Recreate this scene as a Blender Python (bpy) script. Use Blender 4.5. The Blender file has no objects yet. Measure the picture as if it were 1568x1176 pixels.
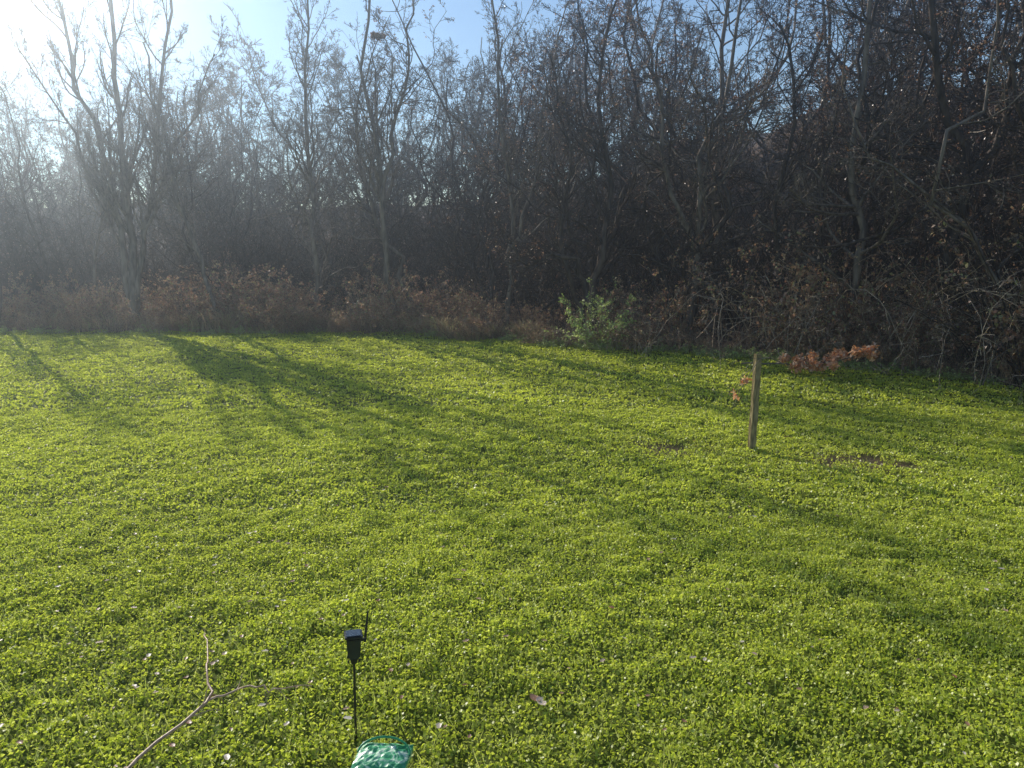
import bpy, math, numpy as np
from mathutils import Vector
rng=np.random.default_rng(7)
sc=bpy.context.scene
SUN_AZ=math.radians(-38); SUN_EL=math.radians(26)
# ---------------- helpers
def link(o,parent=None):
    sc.collection.objects.link(o)
    if parent: o.parent=parent
    return o
def mk_mesh(name,V,Q,mats,mi=None,smooth=False):
    me=bpy.data.meshes.new(name)
    V=np.asarray(V,dtype=np.float32); Q=np.asarray(Q,dtype=np.int32)
    me.vertices.add(len(V)); me.vertices.foreach_set('co',V.ravel())
    n,k=Q.shape
    me.loops.add(n*k); me.loops.foreach_set('vertex_index',Q.ravel())
    me.polygons.add(n)
    me.polygons.foreach_set('loop_start',np.arange(n,dtype=np.int32)*k)
    me.polygons.foreach_set('loop_total',np.full(n,k,dtype=np.int32))
    for m in mats: me.materials.append(m)
    if mi is not None: me.polygons.foreach_set('material_index',np.asarray(mi,dtype=np.int32))
    if smooth: me.polygons.foreach_set('use_smooth',np.ones(n,dtype=bool))
    me.update(calc_edges=True)
    return me
def norm(a): return a/np.maximum(np.linalg.norm(a,axis=-1,keepdims=True),1e-9)
def tubes(P,R,s):
    N,k,_=P.shape
    T=np.empty_like(P); T[:,1:-1]=P[:,2:]-P[:,:-2]; T[:,0]=P[:,1]-P[:,0]; T[:,-1]=P[:,-1]-P[:,-2]
    T=norm(T)
    ref=norm(np.cross(T[:,0],rng.normal(size=(N,3))))[:,None,:]
    U=norm(ref-T*np.sum(ref*T,-1,keepdims=True))
    if s==2:
        V=np.stack([P-U*R[:,:,None],P+U*R[:,:,None]],2).reshape(-1,3)
        b=(np.arange(N)*k*2)[:,None]+(np.arange(k-1)*2)[None]
        return V,np.stack([b,b+1,b+3,b+2],-1).reshape(-1,4)
    W=np.cross(T,U)
    a=np.arange(s)*2*np.pi/s
    V=P[:,:,None,:]+R[:,:,None,None]*(np.cos(a)[None,None,:,None]*U[:,:,None,:]+np.sin(a)[None,None,:,None]*W[:,:,None,:])
    base=(np.arange(N)*k*s)[:,None,None]; j=(np.arange(k-1)*s)[None,:,None]; i=np.arange(s)[None,None,:]; i2=(i+1)%s
    Q=np.stack([base+j+i,base+j+i2,base+j+s+i2,base+j+s+i],-1).reshape(-1,4)
    return V.reshape(-1,3),Q
def quads_leaf(C,size,rng,up=0.0,aspect=0.6,fold=0.15,bias=None):
    n=len(C)
    nr=rng.normal(size=(n,3)); nr[:,2]=np.abs(nr[:,2])+up
    if bias is not None: nr=nr+np.asarray(bias)
    nr=norm(nr)
    u=norm(np.cross(nr,rng.normal(size=(n,3)))); w=np.cross(nr,u)
    s=(size*rng.uniform(.6,1.3,n))[:,None]
    V=np.stack([C-u*s*.5,C+w*s*.5*aspect+nr*s*fold,C+u*s*.5,C-w*s*.5*aspect+nr*s*fold],1).reshape(-1,3)
    Q=np.arange(4*n).reshape(n,4)
    return V,Q
class Builder:
    def __init__(s): s.V=[];s.Q=[];s.M=[];s.n=0
    def add(s,V,Q,m):
        s.V.append(np.asarray(V,np.float32));s.Q.append((Q+s.n).astype(np.int32));s.M.append(np.full(len(Q),m,np.int32) if np.isscalar(m) else m);s.n+=len(V)
    def raw(s): return np.concatenate(s.V),np.concatenate(s.Q),np.concatenate(s.M)
    def mesh(s,name,mats,smooth=False):
        V,Q,M=s.raw();return mk_mesh(name,V,Q,mats,M,smooth)
def merged(name,variants,idx,pos,rz,scl,mats,tilt=None):
    """one real mesh out of many transformed copies"""
    B=Builder()
    for k in range(len(pos)):
        V,Q,M=variants[idx[k]];c,s_=math.cos(rz[k]),math.sin(rz[k]);S=scl[k]
        W=V*np.array(S,np.float32)
        X=W[:,0]*c-W[:,1]*s_+pos[k][0];Y=W[:,0]*s_+W[:,1]*c+pos[k][1];Z=W[:,2]+pos[k][2]
        if tilt is not None: X=X+W[:,2]*tilt[k][0];Y=Y+W[:,2]*tilt[k][1]
        B.add(np.stack([X,Y,Z],1),Q,M)
    print(name,sum(len(q) for q in B.Q))
    return link(bpy.data.objects.new(name,B.mesh(name,mats)))
def grow(P,R,n,t0,ang,lr,up,wig,K,rr,rng,lt=.6,rmin=.004,angj=.25):
    N,k,_=P.shape
    t=rng.uniform(t0,1,(N,n)); x=t*(k-1); i=np.minimum(x.astype(int),k-2); f=(x-i)[...,None]
    ar=np.arange(N)[:,None]
    A=P[ar,i];B=P[ar,i+1]; st=A*(1-f)+B*f; tan=norm(B-A)
    r=(R[ar,i]*(1-f[...,0])+R[ar,i+1]*f[...,0])*rr
    L=np.sum(np.linalg.norm(np.diff(P,axis=1),axis=-1),-1)[:,None]*lr*(1-lt*t)*rng.uniform(.55,1.25,(N,n))
    st=st.reshape(-1,3);tan=tan.reshape(-1,3);r=r.reshape(-1);L=L.reshape(-1)
    M=len(st)
    pr=norm(np.cross(tan,rng.normal(size=(M,3))))
    a=(ang+rng.normal(size=M)*angj)[:,None]
    d=norm(np.cos(a)*tan+np.sin(a)*pr)
    pts=[st];p=st
    for q in range(K-1):
        p=p+d*(L/(K-1))[:,None]; pts.append(p)
        d=d+rng.normal(size=(M,3))*wig; d[:,2]+=up; d=norm(d)
    PP=np.stack(pts,1)
    RR=np.maximum(r[:,None]*np.linspace(1,.3,K)[None],rmin)
    return PP,RR
def vnoise(x,y,sc_,seed=0):
    r=np.random.default_rng(seed); G=r.random((64,64))
    x=np.asarray(x)/sc_;y=np.asarray(y)/sc_
    xi=np.floor(x).astype(int);yi=np.floor(y).astype(int);fx=x-xi;fy=y-yi
    fx=fx*fx*(3-2*fx);fy=fy*fy*(3-2*fy)
    g=lambda a,b:G[a%64,b%64]
    return (g(xi,yi)*(1-fx)+g(xi+1,yi)*fx)*(1-fy)+(g(xi,yi+1)*(1-fx)+g(xi+1,yi+1)*fx)*fy
EX=np.array([-700,-60,-18.4,-10,-4.2,-.5,2.35,5.9,9.5,11.4,14,17,20,700]);EY=np.array([28.5,28,27.6,27.7,27,25.3,23.7,21.9,19.5,16.9,12,5,-5,-60])
def edge(x):
    x=np.asarray(x,float)
    return np.interp(x,EX,EY)+.5*(vnoise(x,x*0,1.6,41)-.5)+.35*(vnoise(x,x*0,.5,42)-.5)
def H(x,y):
    x=np.asarray(x,float);y=np.asarray(y,float)
    s=y-np.interp(x,EX,EY)
    z=.10*(vnoise(x,y,5,1)-.5)+.05*(vnoise(x,y,1.7,2)-.5)
    t=np.clip((s-6)/60,0,1); t=t*t*(3-2*t)
    z=z+t*(9+np.clip(x,-30,30)*.12+5*(vnoise(x,y,22,3)-.5)+2*(vnoise(x,y,8,4)-.5))+np.clip(s,0,6)*.03
    return z
# ---------------- materials
def newmat(name):
    m=bpy.data.materials.new(name);m.use_nodes=True;nt=m.node_tree;nt.nodes.clear()
    o=nt.nodes.new('ShaderNodeOutputMaterial');return m,nt,o
def ramp(nt,cols):
    r=nt.nodes.new('ShaderNodeValToRGB');e=r.color_ramp.elements
    while len(e)<len(cols): e.new(.5)
    for i,(p,c) in enumerate(cols): e[i].position=p;e[i].color=(*c,1)
    return r
def bark_mat(name,c1,c2,scale=9,gloss=.012):
    m,nt,o=newmat(name);N=nt.nodes.new;L=nt.links.new
    tc=N('ShaderNodeTexCoord');mp=N('ShaderNodeMapping');mp.inputs['Scale'].default_value=(1,1,.25)
    n=N('ShaderNodeTexNoise');n.inputs['Scale'].default_value=scale;n.inputs['Detail'].default_value=1
    L(tc.outputs['Object'],mp.inputs[0]);L(mp.outputs[0],n.inputs['Vector'])
    r=ramp(nt,[(.35,c1),(.65,c2)]);L(n.outputs['Fac'],r.inputs[0])
    b=N('ShaderNodeBsdfDiffuse');gl=N('ShaderNodeBsdfGlossy');gl.inputs['Roughness'].default_value=.55;gl.inputs['Color'].default_value=(1,.95,.88,1)
    mx=N('ShaderNodeMixShader');mx.inputs[0].default_value=gloss
    L(r.outputs[0],b.inputs['Color']);L(b.outputs[0],mx.inputs[1]);L(gl.outputs[0],mx.inputs[2]);L(mx.outputs[0],o.inputs[0]);return m
def leaf_mat(name,cols,trans=.5,rough=.4,spec=.5,patch=None,tint=None):
    m,nt,o=newmat(name);N=nt.nodes.new;L=nt.links.new
    g=N('ShaderNodeNewGeometry');r=ramp(nt,cols)
    L(g.outputs['Random Per Island'],r.inputs[0]); col=r.outputs[0]
    if patch:
        n=N('ShaderNodeTexNoise');n.inputs['Scale'].default_value=patch;n.inputs['Detail'].default_value=2
        L(g.outputs['Position'],n.inputs['Vector'])
        r2=ramp(nt,[(.35,(0,0,0)),(.68,(1,1,1))]);L(n.outputs['Fac'],r2.inputs[0])
        mx=N('ShaderNodeMix');mx.data_type='RGBA';mx.blend_type='MULTIPLY'
        mx.inputs[7].default_value=(*tint,1);L(r2.outputs[0],mx.inputs[0]);L(col,mx.inputs[6]);col=mx.outputs[2]
    b=N('ShaderNodeBsdfDiffuse')
    t=N('ShaderNodeBsdfTranslucent');mxs=N('ShaderNodeMixShader');mxs.inputs[0].default_value=trans
    L(col,b.inputs['Color']);L(col,t.inputs[0]);L(b.outputs[0],mxs.inputs[1]);L(t.outputs[0],mxs.inputs[2])
    gl=N('ShaderNodeBsdfGlossy');gl.inputs['Roughness'].default_value=rough
    m2=N('ShaderNodeMixShader');m2.inputs[0].default_value=.06*spec/.5
    L(mxs.outputs[0],m2.inputs[1]);L(gl.outputs[0],m2.inputs[2]);L(m2.outputs[0],o.inputs[0]);return m
def plain(name,c,rough=.5,noise=0,scale=20,metal=0):
    m,nt,o=newmat(name);N=nt.nodes.new;L=nt.links.new
    b=N('ShaderNodeBsdfPrincipled');b.inputs['Roughness'].default_value=rough;b.inputs['Metallic'].default_value=metal
    n=N('ShaderNodeTexNoise');n.inputs['Scale'].default_value=scale;n.inputs['Detail'].default_value=4
    tc=N('ShaderNodeTexCoord');L(tc.outputs['Object'],n.inputs['Vector'])
    k=noise;r=ramp(nt,[(.3,tuple(v*(1-k) for v in c)),(.7,tuple(min(1,v*(1+k)) for v in c))]);L(n.outputs['Fac'],r.inputs[0])
    L(r.outputs[0],b.inputs['Base Color']);L(b.outputs[0],o.inputs[0]);return m
BARK_D=bark_mat('bark_dark',(.03,.022,.017),(.11,.082,.062),gloss=.018)
BARK_M=bark_mat('bark_grey_brown',(.09,.07,.055),(.24,.195,.15),gloss=.035)
BARK_GLINT=bark_mat('bark_pale_glint',(.3,.22,.145),(.56,.44,.31),gloss=.04)  # pale tone paints backlit edge glints into the stem colour
DEAD=leaf_mat('dead_leaves',[(0,(.20,.09,.05)),(.6,(.34,.18,.10)),(.85,(.48,.31,.19)),(1,(.68,.55,.42))],.5,.35,.8)  # palest ramp end paints the glitter of backlit leaves into their colour
DEADG=leaf_mat('bramble_leaves',[(0,(.30,.14,.08)),(.45,(.48,.28,.17)),(.8,(.52,.39,.23)),(1,(.30,.35,.12))],.5,.45)
DRYG=leaf_mat('dry_grass',[(0,(.42,.28,.15)),(.6,(.6,.44,.26)),(1,(.42,.5,.16))],.5,.5)
ORANGE=leaf_mat('dry_oak_leaves',[(0,(.75,.30,.10)),(.6,(.9,.5,.24)),(1,(.94,.72,.52))],.5,.45,.7)
GREENB=leaf_mat('shrub_leaves',[(0,(.36,.5,.1)),(.6,(.56,.7,.2)),(1,(.72,.78,.36))],.5,.4)
CLOVER=leaf_mat('clover_leaves',[(0,(.45,.54,.04)),(.5,(.64,.72,.07)),(.9,(.76,.82,.11)),(1,(.82,.85,.26))],.6,.42,.4,patch=.35,tint=(.86,.86,.88))
GRASSB=leaf_mat('grass_blades',[(0,(.45,.54,.07)),(1,(.75,.78,.24))],.5,.5,.25)
LITTER=leaf_mat('fallen_leaves',[(0,(.3,.13,.06)),(.5,(.5,.32,.2)),(1,(.8,.7,.58))],.3,.4,.6)
m,nt,o=newmat('soil_and_leaf_litter');N=nt.nodes.new;L=nt.links.new
g=N('ShaderNodeNewGeometry');n=N('ShaderNodeTexNoise');n.inputs['Scale'].default_value=2.5;n.inputs['Detail'].default_value=9;n.inputs['Roughness'].default_value=.7
L(g.outputs['Position'],n.inputs['Vector'])
r=ramp(nt,[(.3,(.05,.034,.022)),(.55,(.12,.08,.052)),(.75,(.21,.145,.1))]);L(n.outputs['Fac'],r.inputs[0])
at=N('ShaderNodeAttribute');at.attribute_name='lawn'
r2=ramp(nt,[(.3,(.07,.09,.015)),(.7,(.14,.17,.03))]);L(n.outputs['Fac'],r2.inputs[0])
mx=N('ShaderNodeMix');mx.data_type='RGBA';L(at.outputs['Fac'],mx.inputs[0]);L(r.outputs[0],mx.inputs[6]);L(r2.outputs[0],mx.inputs[7])
b=N('ShaderNodeBsdfPrincipled');b.inputs['Roughness'].default_value=.9;b.inputs['Specular IOR Level'].default_value=.1;L(mx.outputs[2],b.inputs['Base Color'])
bp=N('ShaderNodeBump');bp.inputs['Distance'].default_value=.04;L(n.outputs['Fac'],bp.inputs['Height']);L(bp.outputs[0],b.inputs['Normal']);L(b.outputs[0],o.inputs[0])
SOIL=m
# ---------------- ground
SOILP=[(2.45,12.0,.7,.45,.75),(5.2,11.4,.8,.42,.95),(5.9,11.1,.3,.25,.8)]
def bare(x,y):
    v=np.zeros_like(x)
    for (a,b_,rx,ry,k) in SOILP:
        v=np.maximum(v,k*np.exp(-(((x-a)/rx)**2+((y-b_)/ry)**2)))
    return v*(.55+.9*vnoise(x,y,.22,51))
gx=np.concatenate([[-700,-400,-200,-120],np.arange(-70,-24,2.),np.arange(-24,24,.4),np.arange(24,70,2.),[120,200,400,700]])
gy=np.concatenate([[-300,-100,-30,-10],np.arange(-2,30,.4),np.arange(30,100,2.),[130,200,400,900]])
X,Y=np.meshgrid(gx,gy);Z=H(X,Y)
nx,ny=len(gx),len(gy);idx=np.arange(nx*ny).reshape(ny,nx)
Q=np.stack([idx[:-1,:-1],idx[:-1,1:],idx[1:,1:],idx[1:,:-1]],-1).reshape(-1,4)
me=mk_mesh('ground',np.stack([X,Y,Z],-1).reshape(-1,3),Q,[SOIL],smooth=True)
a=me.attributes.new('lawn','FLOAT','POINT')
s=Y-edge(X); a.data.foreach_set('value',(np.clip(.5-s/.8,0,1)*(1-np.clip(bare(X,Y)*1.5,0,1))).ravel().astype(np.float32))
link(bpy.data.objects.new('ground',me))
def vec3(x,y,z): return np.stack([x,y,z],-1)
# ---------------- lawn: one real mesh of leaves
def lawn_pts(n0,y0,y1,seed):
    r=np.random.default_rng(seed)
    y=np.sqrt(r.uniform(y0**2,y1**2,n0))
    x=r.uniform(-1,1,n0)*(.70*y+2.5)
    k=(y<edge(x)+.2+.9*vnoise(x,y,.6,9))&(r.random(n0)>bare(x,y)*1.1)
    return x[k],y[k],r
def height(x,y):
    h=.55*vnoise(x,y,.16,11)+.35*vnoise(x,y,.4,12)+.35*vnoise(x,y,1.1,13)
    return np.clip(h-.18,0,1)**1.3
B=Builder()
for (n0,y0,y1,sz,seed) in [(350000,2.6,9,.027,21),(260000,9,15,.036,22),(300000,15,29.5,.056,23)]:
    x,y,r=lawn_pts(n0,y0,y1,seed);n=len(x);h=height(x,y)
    k=r.random(n)<.5+.9*h;x,y,h=x[k],y[k],h[k];n=len(x)
    z=H(x,y)+.008+h*.125*r.uniform(.45,1.05,n)
    V,Qq=quads_leaf(vec3(x,y,z),sz,r,up=.15,aspect=.8,fold=.1,bias=(-.25,.3,0));B.add(V,Qq,0)
    nb=n//14;j=r.integers(0,n,nb);p0=vec3(x[j],y[j],H(x[j],y[j]));dd=r.normal(size=(nb,3))*.035;dd[:,2]=h[j]*.1+r.uniform(.03,.10,nb)
    w=norm(r.normal(size=(nb,3)))*.004*(sz/.027)
    V=np.stack([p0-w,p0+w,p0+dd+w*.2,p0+dd-w*.2],1).reshape(-1,3);B.add(V,np.arange(4*nb).reshape(nb,4),1)
link(bpy.data.objects.new('grass',B.mesh('grass',[CLOVER,GRASSB])))
# fallen leaves
ll=[]
for v in range(6):
    r=np.random.default_rng(200+v)
    u=np.linspace(-1,1,6);w=np.linspace(-1,1,4);U,W=np.meshgrid(u,w)
    wd=(1-U**2)**.6*.55*(1+.25*np.sin(U*9+v))
    px=U*.5;py=W*wd*.5;pz=.25*(W*wd)**2+.12*U**2*r.uniform(-.5,1)+.05*r.random(U.shape)
    ii=np.arange(24).reshape(4,6);Qq=np.stack([ii[:-1,:-1],ii[:-1,1:],ii[1:,1:],ii[1:,:-1]],-1).reshape(-1,4)
    ll.append((vec3(px,py,pz).reshape(-1,3).astype(np.float32)*.075,Qq,np.zeros(len(Qq),np.int32)))
n=1100
yy=3+20*rng.random(n)**1.8;xx=rng.uniform(-1,1,n)*(.72*yy+2);w=rng.random(n)<np.where(xx<-.1*yy,1,.5)
xx=xx[w];yy=yy[w];k=yy<edge(xx);xx=xx[k];yy=yy[k]
xx=np.append(xx,[.16,.2,-.28]);yy=np.append(yy,[4.95,4.9,4.55]);n=len(xx)
s=rng.uniform(.4,.9,n);s[-3:-1]=1.5
merged('fallen_leaves',ll,rng.integers(0,6,n),vec3(xx,yy,H(xx,yy)+.055+height(xx,yy)*.1),rng.uniform(0,6.28,n),vec3(s,s,s),[LITTER],tilt=rng.normal(size=(n,2))*.3)
# ---------------- trees
def path(pts,K,rng,wob=.05):
    pts=np.array(pts,float);t=np.linspace(0,len(pts)-1,K);i=np.minimum(t.astype(int),len(pts)-2);f=(t-i)[:,None]
    def g(j): return pts[np.clip(j,0,len(pts)-1)]
    a,b,c,d=g(i-1),g(i),g(i+1),g(i+2)
    P=.5*((2*b)+(-a+c)*f+(2*a-5*b+4*c-d)*f**2+(-a+3*b-3*c+d)*f**3)
    P[1:]+=rng.normal(size=(K-1,3))*wob
    return P
def tree(name,stems,radii,seed,n=(13,7,6,4),ang=(.75,.7,.7,.7),lr=(.42,.5,.5,.5),up=(.10,.06,.04,.0),wig=(.17,.2,.24,.25),t0=.3,leaf=0,mats=None,rm=.0045,leafsize=.06,tipr=.2,wob=.09,lod=0):
    r=np.random.default_rng(seed);K=14
    P=np.stack([path(s_,K,r,wob) for s_ in stems]);
    R=np.stack([ra*np.linspace(1,tipr,K)**.9 for ra in radii])
    R[:,0]*=1.35
    B=Builder();V,Qq=tubes(P,R,5 if lod else 9);B.add(V,Qq,0)
    Ks=[(9,6,5,4),(7,5,4,3),(6,4,3)][lod];S=[(6,4,3,2),(4,3,2,2),(3,2,2)][lod]
    for l in range(len(Ks)):
        P,R=grow(P,R,n[l],t0 if l==0 else .2,ang[l],lr[l],up[l],wig[l],Ks[l],(.5,.55,.6,.6)[l],r,rmin=rm*(1.25 if S[l]==2 else 1))
        V,Qq=tubes(P,R,S[l]);B.add(V,Qq,0)
    if leaf:
        tip=P.reshape(-1,3);c=tip[r.integers(0,len(tip),leaf)]+r.normal(size=(leaf,3))*.05
        V,Qq=quads_leaf(c,leafsize,r,aspect=.6);B.add(V,Qq,1)
    if lod: return B.raw()
    return B.mesh(name,mats or [BARK_M,DEAD])
def place(name,me,loc,rz=0,s=1):
    o=link(bpy.data.objects.new(name,me));o.location=(loc[0],loc[1],float(H(loc[0],loc[1]))-.05);o.rotation_euler=(0,0,rz);o.scale=(s,s,s);return o
T=[]
T.append((tree('maple_a',[[(0,0,0),(-.1,0,3),(-.5,.2,6),(-1.4,.3,9.5),(-2.2,.2,13)],[(.1,0,0),(.2,0,2.5),(.2,0,6),(.3,-.2,10),(.1,0,14)],[(.2,0,.4),(.5,.1,3),(1.2,.2,6),(1.9,.2,10),(2.5,0,13)],[(.1,.1,1.2),(-.6,.3,4),(-1.8,.6,7),(-3.4,.5,10)],[(.2,.1,2.),(1.2,-.1,4.5),(2.4,-.2,7),(3.8,0,9.8)]],[.14,.17,.12,.08,.08],1,n=(22,9,6,4),ang=(.55,.5,.55,.6),up=(.16,.12,.06,.02),lr=(.32,.5,.5,.5),t0=.28),(-14.4,29.2)))
T.append((tree('ash_b',[[(0,0,0),(-.35,0,3),(-.5,0,6),(-.9,0,9),(-.6,0,13)],[(-.45,0,4.8),(.1,0,7),(.6,0,9.5),(.9,0,12)]],[.13,.08],2,n=(17,8,6,4),ang=(.7,.65,.7,.7),lr=(.33,.5,.5,.5),t0=.35),(-4.2,28.4)))
T.append((tree('oak_c',[[(0,0,0),(-.5,0,2.2),(-1.5,0,4.2),(-2.0,0,6.5),(-1.7,.1,10)]],[.11],3,n=(20,8,6,4),ang=(.9,.8,.7,.7)),(-3.7,29.6)))
T.append((tree('arching_d',[[(0,0,0),(-.15,0,1.2),(-.6,0,2.4),(-1.3,-.1,2.9),(-2.2,-.2,2.7),(-3.0,-.3,3.3)],[(.1,0,0),(.0,.1,2.2),(.4,.2,4.5),(.1,.3,7.5),(.6,.2,11)],[(-.1,0,.1),(-.6,.1,1.6),(-1.1,.1,3.6),(-.9,.2,6),(-1.5,.1,9)]],[.12,.14,.10],4,n=(16,8,6,4),ang=(.8,.7,.7,.7),leaf=1500,mats=[BARK_D,DEAD]),(2.7,25.3)))
T.append((tree('elm_e',[[(0,0,0),(.1,0,3),(-.2,0,6),(-.15,0,10),(-.3,0,15)]],[.13],5,n=(30,8,6,4),ang=(1.1,.8,.7,.7),lr=(.24,.5,.5,.5),up=(.05,.04,.03,0),t0=.15,mats=[BARK_M,DEAD]),(9.4,21.4)))
T.append((tree('walnut_f',[[(0,0,0),(-.2,0,2.8),(.1,0,4.8),(-.8,0,7),(-1.3,0,10),(-1.2,0,12)],[(0,0,4.4),(.7,-.1,6),(.9,0,8),(1.9,0,11)]],[.17,.12],6,n=(17,8,6,4),ang=(1.0,.9,.8,.7),wig=(.3,.32,.3,.25),mats=[BARK_D,DEAD],leaf=1800),(11.6,20.4)))
T.append((tree('cherry_g',[[(0,0,0),(.3,0,2.5),(.2,0,5.5),(1.0,0,8),(1.5,0,12)],[(.2,0,3),(-.8,0,5.5),(-1.2,0,8),(-2.1,0,11)]],[.13,.09],7,n=(18,8,6,4),ang=(.9,.8,.7,.7),wig=(.25,.28,.28,.25),mats=[BARK_M,DEAD],leaf=2500),(5.6,24.6)))
T.append((tree('leaning_h',[[(0,0,0),(-.9,0,2.2),(-1.6,0,4.5),(-1.9,0,7),(-2.6,.1,10.5)]],[.10],8,n=(20,8,6,4),ang=(.7,.7,.7,.7)),(-10.6,29.0)))
T.append((tree('ash_i',[[(0,0,0),(.1,0,4),(.0,0,8),(.4,0,13)]],[.11],9,n=(26,8,6,4),ang=(.6,.6,.7,.7),up=(.14,.1,.05,0),lr=(.3,.5,.5,.5)),(-7.6,29.8)))
T.append((tree('gnarled_j',[[(0,0,0),(.3,0,2.0),(-.2,0,4),(.5,-.1,6.2),(1.2,0,9)],[(.2,0,1.6),(1.3,-.3,3.2),(1.9,-.5,5.5),(3.0,-.6,7.8)],[(0,0,2.6),(-1.4,-.2,4.5),(-2.6,-.3,6),(-3.2,-.3,8.5)]],[.15,.11,.09],10,n=(15,8,6,4),ang=(1,.9,.8,.7),wig=(.3,.32,.3,.25),mats=[BARK_D,DEAD],leaf=1800),(13.6,18.0)))
T.append((tree('ash_k',[[(0,0,0),(.2,0,3),(.0,0,7),(-.6,0,12)],[(0,0,2.5),(.9,0,5),(1.3,0,8),(2.2,0,11.5)]],[.11,.07],11,n=(18,8,6,4),ang=(.6,.6,.7,.7),leaf=900),(-.2,27.8)))
hero=[t[0] for t in T]
for me_,p in T: place('bare_tree',me_,p)
for (i,p,rz,s) in [(8,(-19.3,29),.5,.8),(7,(-17,31),2.6,.8),(4,(6.9,26.6),1.2,1.05),(6,(15.8,16.5),2.5,1.0),(3,(8.2,23.4),2.9,.85)]:
    place('bare_tree',hero[i],p,rz,s)
# woodland
WT=[]
for lod in (1,2):
    for v in range(8):
        r=np.random.default_rng(300+v)
        top=r.normal(size=2)*1.4;m1=r.normal(size=2)*.7;m2=r.normal(size=2)*1.2
        st=[[(0,0,0),(m1[0],m1[1],3),(m2[0],m2[1],6),(top[0]*.7,top[1]*.7,9),(top[0],top[1],12.5)]];rd=[.08+.09*r.random()**2]
        if v%2: st.append([(m1[0],m1[1],3),(m1[0]-m2[0]*.5,m1[1]+.8,5),(-m2[0],m2[1]+1,7.5),(-m2[0]*1.4,m2[1]+1,11)]);rd.append(.08)
        wg=(.17,.2,.24,.25) if v in(0,2,5) else (.32,.34,.3,.25);an=(.85,.75,.7,.7) if v in (0,2,5) else (1.1,.95,.8,.7)
        WT.append(tree('w',st,rd,310+v,n=(20 if len(st)<2 else 12,7,5+3*(lod==2),3),lr=(.36,.5,.5+.1*(lod==2),.5),ang=an,wig=wg,t0=.12,rm=.007 if lod==1 else .011,wob=.15,leaf=[100,900,300,1000,1300,0,100,300][v],leafsize=.08,lod=lod))
pts=[]
r=np.random.default_rng(55)
while len(pts)<350:
    x_=r.uniform(-46,40);s_=2.0+40*r.random()**1.15;y_=float(edge(x_))+s_
    if x_>14: y_=r.uniform(8,44); 
    if y_-float(edge(x_))<2.5: continue
    if abs(x_)>.8*y_+6: continue
    if x_<-1 and s_<14 and r.random()>.5: continue
    if all((x_-a)**2+(y_-b)**2>1.5 for a,b in pts): pts.append((x_,y_))
pts=np.array(pts);n=len(pts);left=pts[:,0]<-2
dd=pts[:,1]-edge(pts[:,0])
s=r.uniform(.6,1.0,n)*np.where(left,np.where(dd<14,.75,1.0),1.08)
ix=r.integers(0,8,n);ix=np.where(left&((ix==3)|(ix==4)|(ix==1)),0,ix)
ix=ix+8*(dd>13)
tl=r.normal(size=(n,2))*.14
half=r.random(n)<.6
for k,mt in ((half,BARK_D),(~half,BARK_M)):
    merged('woodland',WT,ix[k],vec3(pts[k,0],pts[k,1],H(pts[k,0],pts[k,1])-.1),r.uniform(0,6.28,k.sum()),vec3(s[k],s[k],s[k]),[mt,DEAD],tilt=tl[k])
# ---------------- shrubs
def bush(name,seed,ns,h,spread,leaf,mats,leafsize=.05,arch=-.12,r0=.010,K=9,n2=6,n3=4,wig=.12,rm=.003,ln=.35,raw=False):
    r=np.random.default_rng(seed)
    st=r.normal(size=(ns,3))*spread*.35;st[:,2]=0
    d=r.normal(size=(ns,3))*.45;d[:,2]=1;d=norm(d)
    L=h*r.uniform(.6,1.5,ns);p=st;pp=[p]
    for q in range(K-1):
        p=p+d*(L/(K-1))[:,None];p[:,2]=np.maximum(p[:,2],.02);pp.append(p);d=d+r.normal(size=(ns,3))*wig;d[:,2]+=arch*(q*.35);d=norm(d)
    P=np.stack(pp,1);R=np.maximum((r0*r.uniform(.6,1.3,ns))[:,None]*np.linspace(1,.3,K),rm)
    B=Builder();V,Qq=tubes(P,R,3);B.add(V,Qq,0)
    P1,R1=grow(P,R,n2,.2,.8,ln,0,.2,4,.6,r,rmin=rm);V,Qq=tubes(P1,R1,2 if raw else 3);B.add(V,Qq,0)
    P2,R2=grow(P1,R1,n3,.2,.8,.5,0,.25,3,.7,r,rmin=rm);V,Qq=tubes(P2,R2,2);B.add(V,Qq,0)
    if leaf:
        tip=np.concatenate([P2.reshape(-1,3),P1.reshape(-1,3)]);c=tip[r.integers(0,len(tip),leaf)]+r.normal(size=(leaf,3))*.03
        V,Qq=quads_leaf(c,leafsize,r,aspect=.65);B.add(V,Qq,1)
    return B.raw() if raw else B.mesh(name,mats)
BR=[bush('b',400+v,26,1.25,1.0,[900,1300,700,1500,500][v],None,leafsize=.07,arch=-.2,K=7,n2=5,n3=3,rm=.004,raw=True) for v in range(5)]
P=[]
r=np.random.default_rng(66)
for s0,s1,cnt in [(.1,1.5,200),(1.3,3.6,150),(4,9,60)]:
    x_=r.uniform(-28,17,cnt);y_=edge(x_)+r.uniform(s0,s1,cnt)*np.where(x_>10,1.2,1);P.append(np.stack([x_,y_],1))
P=np.concatenate(P);n=len(P)
s=r.uniform(.6,1.15,n);s[:200]*=.68
s*=.5+1.0*vnoise(P[:,0],P[:,1],2.2,8)
ix=r.integers(0,5,n)
for k,mt in ((ix<2,[BARK_GLINT,DEADG]),(ix>=2,[BARK_M,DEADG])):
    merged('bramble_thicket',BR,ix[k],vec3(P[k,0],P[k,1],H(P[k,0],P[k,1])),r.uniform(0,6.28,k.sum()),vec3(s[k],s[k],s[k]*r.uniform(.75,1.25,k.sum())),mt)
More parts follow.
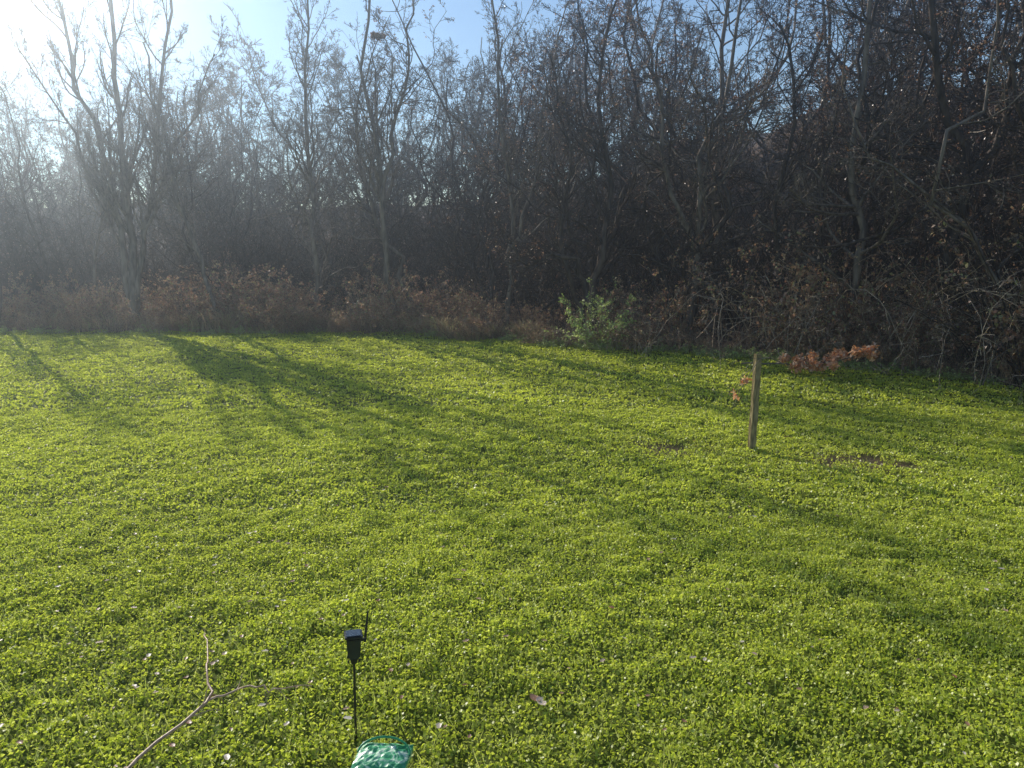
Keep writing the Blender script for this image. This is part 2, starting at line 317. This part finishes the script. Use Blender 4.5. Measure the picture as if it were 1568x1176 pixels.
SA=[bush('s',500+v,13,3.6,1.4,[0,250,450][v],None,arch=-.06,r0=.022,K=8,n2=7,n3=3,wig=.16,rm=.006,ln=.3,raw=True) for v in range(3)]
cnt=330;x_=r.uniform(-38,24,cnt);y_=edge(np.minimum(x_,15))+np.where(x_<2,5,2.5)+17*r.random(cnt)**1.2
n=len(x_)
s=r.uniform(.7,1.25,n)*np.where(x_>3,1.1,.9);ix=r.integers(0,3,n)
merged('understory_saplings',SA,ix,vec3(x_,y_,H(x_,y_)),r.uniform(0,6.28,n),vec3(s,s,s),[BARK_D,DEAD])
# leafy brown shrubs on the right
LS=[bush('l',560+v,20,2.3,1.3,1700,None,arch=-.12,r0=.014,K=8,n2=6,n3=4,rm=.004,leafsize=.085,raw=True) for v in range(2)]
lp=np.array([(11.6,18.2),(12.6,16.9),(13.3,15.4),(10.6,19.8),(9.2,21.2),(13.2,18.6),(12.2,20.4),(7.6,22.4),(14.2,16.6),(5.2,23.6)])
n=len(lp);s=r.uniform(.8,1.25,n)
merged('brown_leafy_shrubs',LS,r.integers(0,2,n),vec3(lp[:,0],lp[:,1],H(lp[:,0],lp[:,1])),r.uniform(0,6.28,n),vec3(s,s,s*1.1),[BARK_M,DEADG])
VT=[bush('v',600+v,16,4.2,1.6,300,None,arch=-.16,r0=.014,K=14,n2=5,n3=3,wig=.22,rm=.0045,ln=.25,raw=True) for v in range(3)]
vp=np.array([(8.4,21.6),(10.2,20.2),(11.6,18.9),(12.4,17.2),(13.4,16),(12.9,19),(14.8,15.2),(7.1,22.9),(14.2,18),(9.6,22),(15.5,13.5),(13.8,14.0),(11.0,21.5),(12.2,20.3)])
n=len(vp);s=r.uniform(.8,1.2,n)
merged('vine_thicket',VT,r.integers(0,3,n),vec3(vp[:,0],vp[:,1],H(vp[:,0],vp[:,1])),r.uniform(0,6.28,n),vec3(s,s,s),[BARK_GLINT,DEAD])
me_=bush('green_shrub',700,26,1.3,.8,2400,[BARK_GLINT,GREENB],leafsize=.06,arch=-.08,n2=7,n3=5)
place('green_shrub',me_,(2.7,23.6),0,1.15)
ew=[bush('w',710,22,.5,.8,500,None,leafsize=.06,arch=-.25,r0=.005,K=6,raw=True)]
cnt=130;x_=np.concatenate([r.uniform(2,13.5,80),r.uniform(-24,2,50)]);y_=edge(x_)+r.uniform(-.1,.5,cnt);s=r.uniform(.25,.75,cnt)
merged('edge_weeds',ew,np.zeros(cnt,int),vec3(x_,y_,H(x_,y_)),r.uniform(0,6.28,cnt),vec3(s,s,s*.8),[BARK_GLINT,GREENB])
# tall dry grass fringe
nb=34000;x_=r.uniform(-27,14,nb);y_=edge(x_)+.05+1.1*r.random(nb)**1.3+.6*vnoise(x_,x_*0,1.3,31)
pn=vnoise(x_,y_,1.4,33);k=r.random(nb)<np.clip((pn-.3)*2.2,.04,1);x_=x_[k];y_=y_[k];nb=len(x_)
hh=r.uniform(.2,.7,nb)*(.2+1.3*vnoise(x_,y_,.7,32))*np.where(x_<3,1.,.6);ln=r.normal(size=(nb,2))*.35
p0=vec3(x_,y_,H(x_,y_));p1=p0+vec3(ln[:,0]*hh*.4,ln[:,1]*hh*.4,hh*.6);p2=p0+vec3(ln[:,0]*hh*1.3,ln[:,1]*hh*1.3,hh)
V,Qq=tubes(np.stack([p0,p1,p2],1),np.tile(np.array([.008,.008,.003]),(nb,1)),2)
link(bpy.data.objects.new('tall_dry_grass',mk_mesh('tall_dry_grass',V,Qq,[DRYG])))
def branch(name,pts,r0,n,leaf,ls,mats,seed,lr=.3,spread=.06,tips=True,n2=3):
    r=np.random.default_rng(seed);P=path(pts,14,r,.01)[None];R=(r0*np.linspace(1,.35,14))[None]
    B=Builder();V,Qq=tubes(P,R,7);B.add(V,Qq,0)
    if n:
        P1,R1=grow(P,R,n,.25,.7,lr,.0,.18,6,.6,r,rmin=.002);V,Qq=tubes(P1,R1,5);B.add(V,Qq,0)
        P2,R2=grow(P1,R1,n2,.3,.7,.5,0,.2,4,.6,r,rmin=.002);V,Qq=tubes(P2,R2,3);B.add(V,Qq,0)
        if leaf:
            t=P2.reshape(-1,3);c=t[r.integers(0,len(t),leaf)]+r.normal(size=(leaf,3))*spread
            V,Qq=quads_leaf(c,ls,r,aspect=.55,fold=.2);B.add(V,Qq,1)
    return link(bpy.data.objects.new(name,B.mesh(name,mats,False)))
branch('fallen_oak_branch',[(5.9,19.6,.20),(6.8,19.0,.30),(7.7,18.3,.45),(8.5,17.7,.85)],.02,18,1300,.12,[BARK_M,ORANGE],801,lr=.17,spread=.05)
# ---------------- fence post with caught twig
import bmesh
PX,PY=3.83,11.94
def box(bm,cx,cy,z0,z1,wx,wy,bev=0):
    r_=bmesh.ops.create_cube(bm,size=1)
    for v in r_['verts']: v.co=Vector((cx+v.co.x*wx,cy+v.co.y*wy,(z0+z1)/2+v.co.z*(z1-z0)))
    return r_['verts']
wood=bark_mat('weathered_wood',(.14,.11,.055),(.34,.28,.15),scale=22)
pe=link(bpy.data.objects.new('wooden_post',None));pe.location=(PX,PY,float(H(PX,PY)));pe.rotation_euler=(0,math.radians(.8),math.radians(12))
bm=bmesh.new();box(bm,0,0,-.2,1.58,.095,.095)
bmesh.ops.subdivide_edges(bm,edges=[e for e in bm.edges if abs(e.verts[0].co.z-e.verts[1].co.z)>1],cuts=14)
rr=np.random.default_rng(9)
for v in bm.verts:
    v.co.x+=rr.normal()*.0025;v.co.y+=rr.normal()*.0025
    if v.co.z>1.5: v.co.z+=-.02*(v.co.x>0)
bmesh.ops.bevel(bm,geom=[e for e in bm.edges if e.calc_length()>.05],offset=.006,segments=2,affect='EDGES')
me_=bpy.data.meshes.new('post_shaft');bm.to_mesh(me_);bm.free();me_.materials.append(wood)
link(bpy.data.objects.new('post_shaft',me_),pe)
tw=branch('caught_twig',[(0.45,-.02,1.40),(.1,-.08,1.54),(-.1,-.08,1.40),(-.28,-.08,1.05),(-.42,-.1,.82),(-.5,-.1,.72)],.008,8,0,.09,[BARK_M,ORANGE],811,lr=.35);tw.parent=pe
tw2=branch('caught_twig_leaves',[(-.16,-.08,1.34),(-.3,-.08,1.25),(-.36,-.1,1.05),(-.4,-.1,.95)],.006,6,30,.09,[BARK_M,ORANGE],812,lr=.35,spread=.03);tw2.parent=pe
bme=branch('fallen_branch',[(-2.38,4.2,.09),(-2.28,4.5,.12),(-2.12,4.9,.15),(-2.20,5.1,.19),(-2.30,5.3,.19),(-2.40,5.6,.2),(-2.5,5.8,.16)],.013,5,0,.1,[plain('branch_bark',(.5,.32,.2),.5,.4,30)],821,lr=.14,n2=1)
b2=branch('side_shoot',[(-2.12,4.88,.15),(-1.9,5.0,.18),(-1.7,4.98,.17),(-1.45,5.08,.15)],.009,4,0,.1,[bme.data.materials[0]],822,lr=.25,n2=1);b2.parent=bme
# ---------------- solar stake light
black=plain('black_plastic',(.02,.022,.02),.35,.2);panel=plain('solar_panel',(.05,.07,.09),.12,.3,60);metal=plain('stake_metal',(.05,.05,.045),.4,.2,metal=.6)
se=link(bpy.data.objects.new('solar_stake_light',None));SX,SY=-1.04,4.62;se.location=(SX,SY,float(H(SX,SY)));se.rotation_euler=(math.radians(1),math.radians(.8),math.radians(14))
def part(name,fn,mat,par,bev=0):
    bm=bmesh.new();fn(bm)
    if bev: bmesh.ops.bevel(bm,geom=bm.edges[:],offset=bev,segments=2,affect='EDGES')
    me=bpy.data.meshes.new(name);bm.to_mesh(me);bm.free();me.materials.append(mat);o=link(bpy.data.objects.new(name,me),par);return o
def cyl(bm,z0,z1,r1,r2,cx=0,cy=0,seg=16):
    q=bmesh.ops.create_cone(bm,cap_ends=True,segments=seg,radius1=r1,radius2=r2,depth=z1-z0)
    for v in q['verts']: v.co+=Vector((cx,cy,(z0+z1)/2))
part('stake',lambda b:cyl(b,-.1,.6,.008,.008),metal,se)
part('collar',lambda b:cyl(b,.56,.6,.02,.03),black,se)
def hb(b):
    vs=box(b,0,0,.6,.75,.095,.085)
    for v in vs:
        if v.co.z<.65: v.co.x*=.8;v.co.y*=.8
part('housing',hb,black,se,.008)
part('cap',lambda b:box(b,0,0,.753,.768,.115,.105),black,se,.004)
part('solar_cell',lambda b:box(b,0,0,.770,.774,.09,.08),panel,se)
for i,(a,b_) in enumerate([(-.035,-.03),(.035,-.03),(-.035,.03),(.035,.03)]):
    part('vent_%d'%i,lambda b:cyl(b,.58,.6,.006,.006,a,b_,8),metal,se)
def fin(b):
    vs=box(b,.075,.07,.66,.87,.02,.006)
    for v in vs:
        if v.co.z>.8: v.co.x=.1+(v.co.x-.075)*.5
        v.co.y+=(v.co.z-.66)*.1
part('antenna_fin',fin,black,se,.001)
part('fin_bracket',lambda b:box(b,.055,.055,.68,.70,.05,.012),black,se)
# ---------------- green plastic container with lid and handle
ge=link(bpy.data.objects.new('green_plastic_container',None));GX,GY=-.78,4.16;ge.location=(GX,GY,float(H(GX,GY)));ge.rotation_euler=(0,0,math.radians(-6))
gp=plain('green_plastic',(.03,.30,.12),.3,.15)
m,nt,o=newmat('lid_plastic');N=nt.nodes.new;L=nt.links.new
b=N('ShaderNodeBsdfPrincipled');b.inputs['Roughness'].default_value=.3
n_=N('ShaderNodeTexNoise');n_.inputs['Scale'].default_value=14;n_.inputs['Detail'].default_value=3;n_.inputs['Distortion'].default_value=1.5
tc=N('ShaderNodeTexCoord');L(tc.outputs['Object'],n_.inputs['Vector']);q=ramp(nt,[(.42,(.05,.33,.13)),(.52,(.14,.5,.24)),(.6,(.6,.75,.55))]);L(n_.outputs['Fac'],q.inputs[0]);L(q.outputs[0],b.inputs['Base Color']);L(b.outputs[0],o.inputs[0])
def bod(b):
    vs=box(b,0,0,0,.19,.29,.22)
    for v in vs:
        if v.co.z<.1: v.co.x*=.85;v.co.y*=.85
part('body',bod,gp,ge,.02)
def lid(b):
    gxx=np.linspace(-.16,.16,17);gyy=np.linspace(-.125,.125,13);q=np.random.default_rng(4)
    vs=[[b.verts.new((x_,y_,.2+.03*max(0,1-(abs(x_)/.16)**4)*max(0,1-(abs(y_)/.125)**4)+q.normal()*.0035)) for x_ in gxx] for y_ in gyy]
    for j in range(12):
        for i in range(16): b.faces.new((vs[j][i],vs[j][i+1],vs[j+1][i+1],vs[j+1][i]))
    e=[e for e in b.edges if e.is_boundary];q_=bmesh.ops.extrude_edge_only(b,edges=e)
    for v in [v for v in q_['geom'] if isinstance(v,bmesh.types.BMVert)]: v.co.z-=.03
part('lid',lid,m,ge)
hp=np.array([(.16*math.cos(a_),.02+.10*math.sin(a_),.205+.045*math.sin(a_)) for a_ in np.linspace(0,math.pi,14)])[None]
V,Qq=tubes(hp,np.full((1,14),.007),8);link(bpy.data.objects.new('handle',mk_mesh('handle',V,Qq,[gp],smooth=True)),ge)
# ---------------- squirrel nest
nb=bush('squirrel_nest',720,50,.24,.3,700,[BARK_D,DEAD],leafsize=.09,arch=-.5,r0=.008,n2=3,n3=2)
no=link(bpy.data.objects.new('squirrel_nest',nb));no.location=(-4.65,28.4,10.2);no.scale=(.8,.8,.8)
# ---------------- haze volume, added in part to stand in for lens glare near the sun
m,nt,o=newmat('sun_glare_haze')
v=nt.nodes.new('ShaderNodeVolumeScatter');v.inputs['Density'].default_value=.0052;v.inputs['Anisotropy'].default_value=.86;v.inputs['Color'].default_value=(.78,.9,1,1)
nt.links.new(v.outputs[0],o.inputs['Volume'])
part('haze',lambda b:box(b,0,27,-3,19,120,80),m,None)
# ---------------- sun, sky, camera
sd=Vector((math.sin(SUN_AZ)*math.cos(SUN_EL),math.cos(SUN_AZ)*math.cos(SUN_EL),math.sin(SUN_EL)))
ld=bpy.data.lights.new('sun','SUN');ld.energy=5;ld.angle=math.radians(.5);ld.color=(1,.95,.86)
lo=link(bpy.data.objects.new('sun',ld));lo.rotation_euler=sd.to_track_quat('Z','Y').to_euler()
w=bpy.data.worlds.new('World');sc.world=w;w.use_nodes=True;nt=w.node_tree;N=nt.nodes.new;L=nt.links.new
bg=nt.nodes['Background'];sk=N('ShaderNodeTexSky');sk.sky_type='NISHITA';sk.sun_disc=False;sk.sun_elevation=SUN_EL;sk.sun_rotation=SUN_AZ%(2*math.pi);sk.air_density=1.0;sk.dust_density=0;sk.ozone_density=3
L(sk.outputs[0],bg.inputs[0]);bg.inputs[1].default_value=.14
cd=bpy.data.cameras.new('camera');cd.sensor_width=36;cd.lens=27.1;cd.clip_end=2000;cd.clip_start=.05
co=link(bpy.data.objects.new('camera',cd));co.location=(0,0,3.3);co.rotation_euler=(math.radians(90-10.5),0,0)
sc.camera=co
sc.view_settings.view_transform='Standard';sc.view_settings.look='None';sc.view_settings.exposure=0
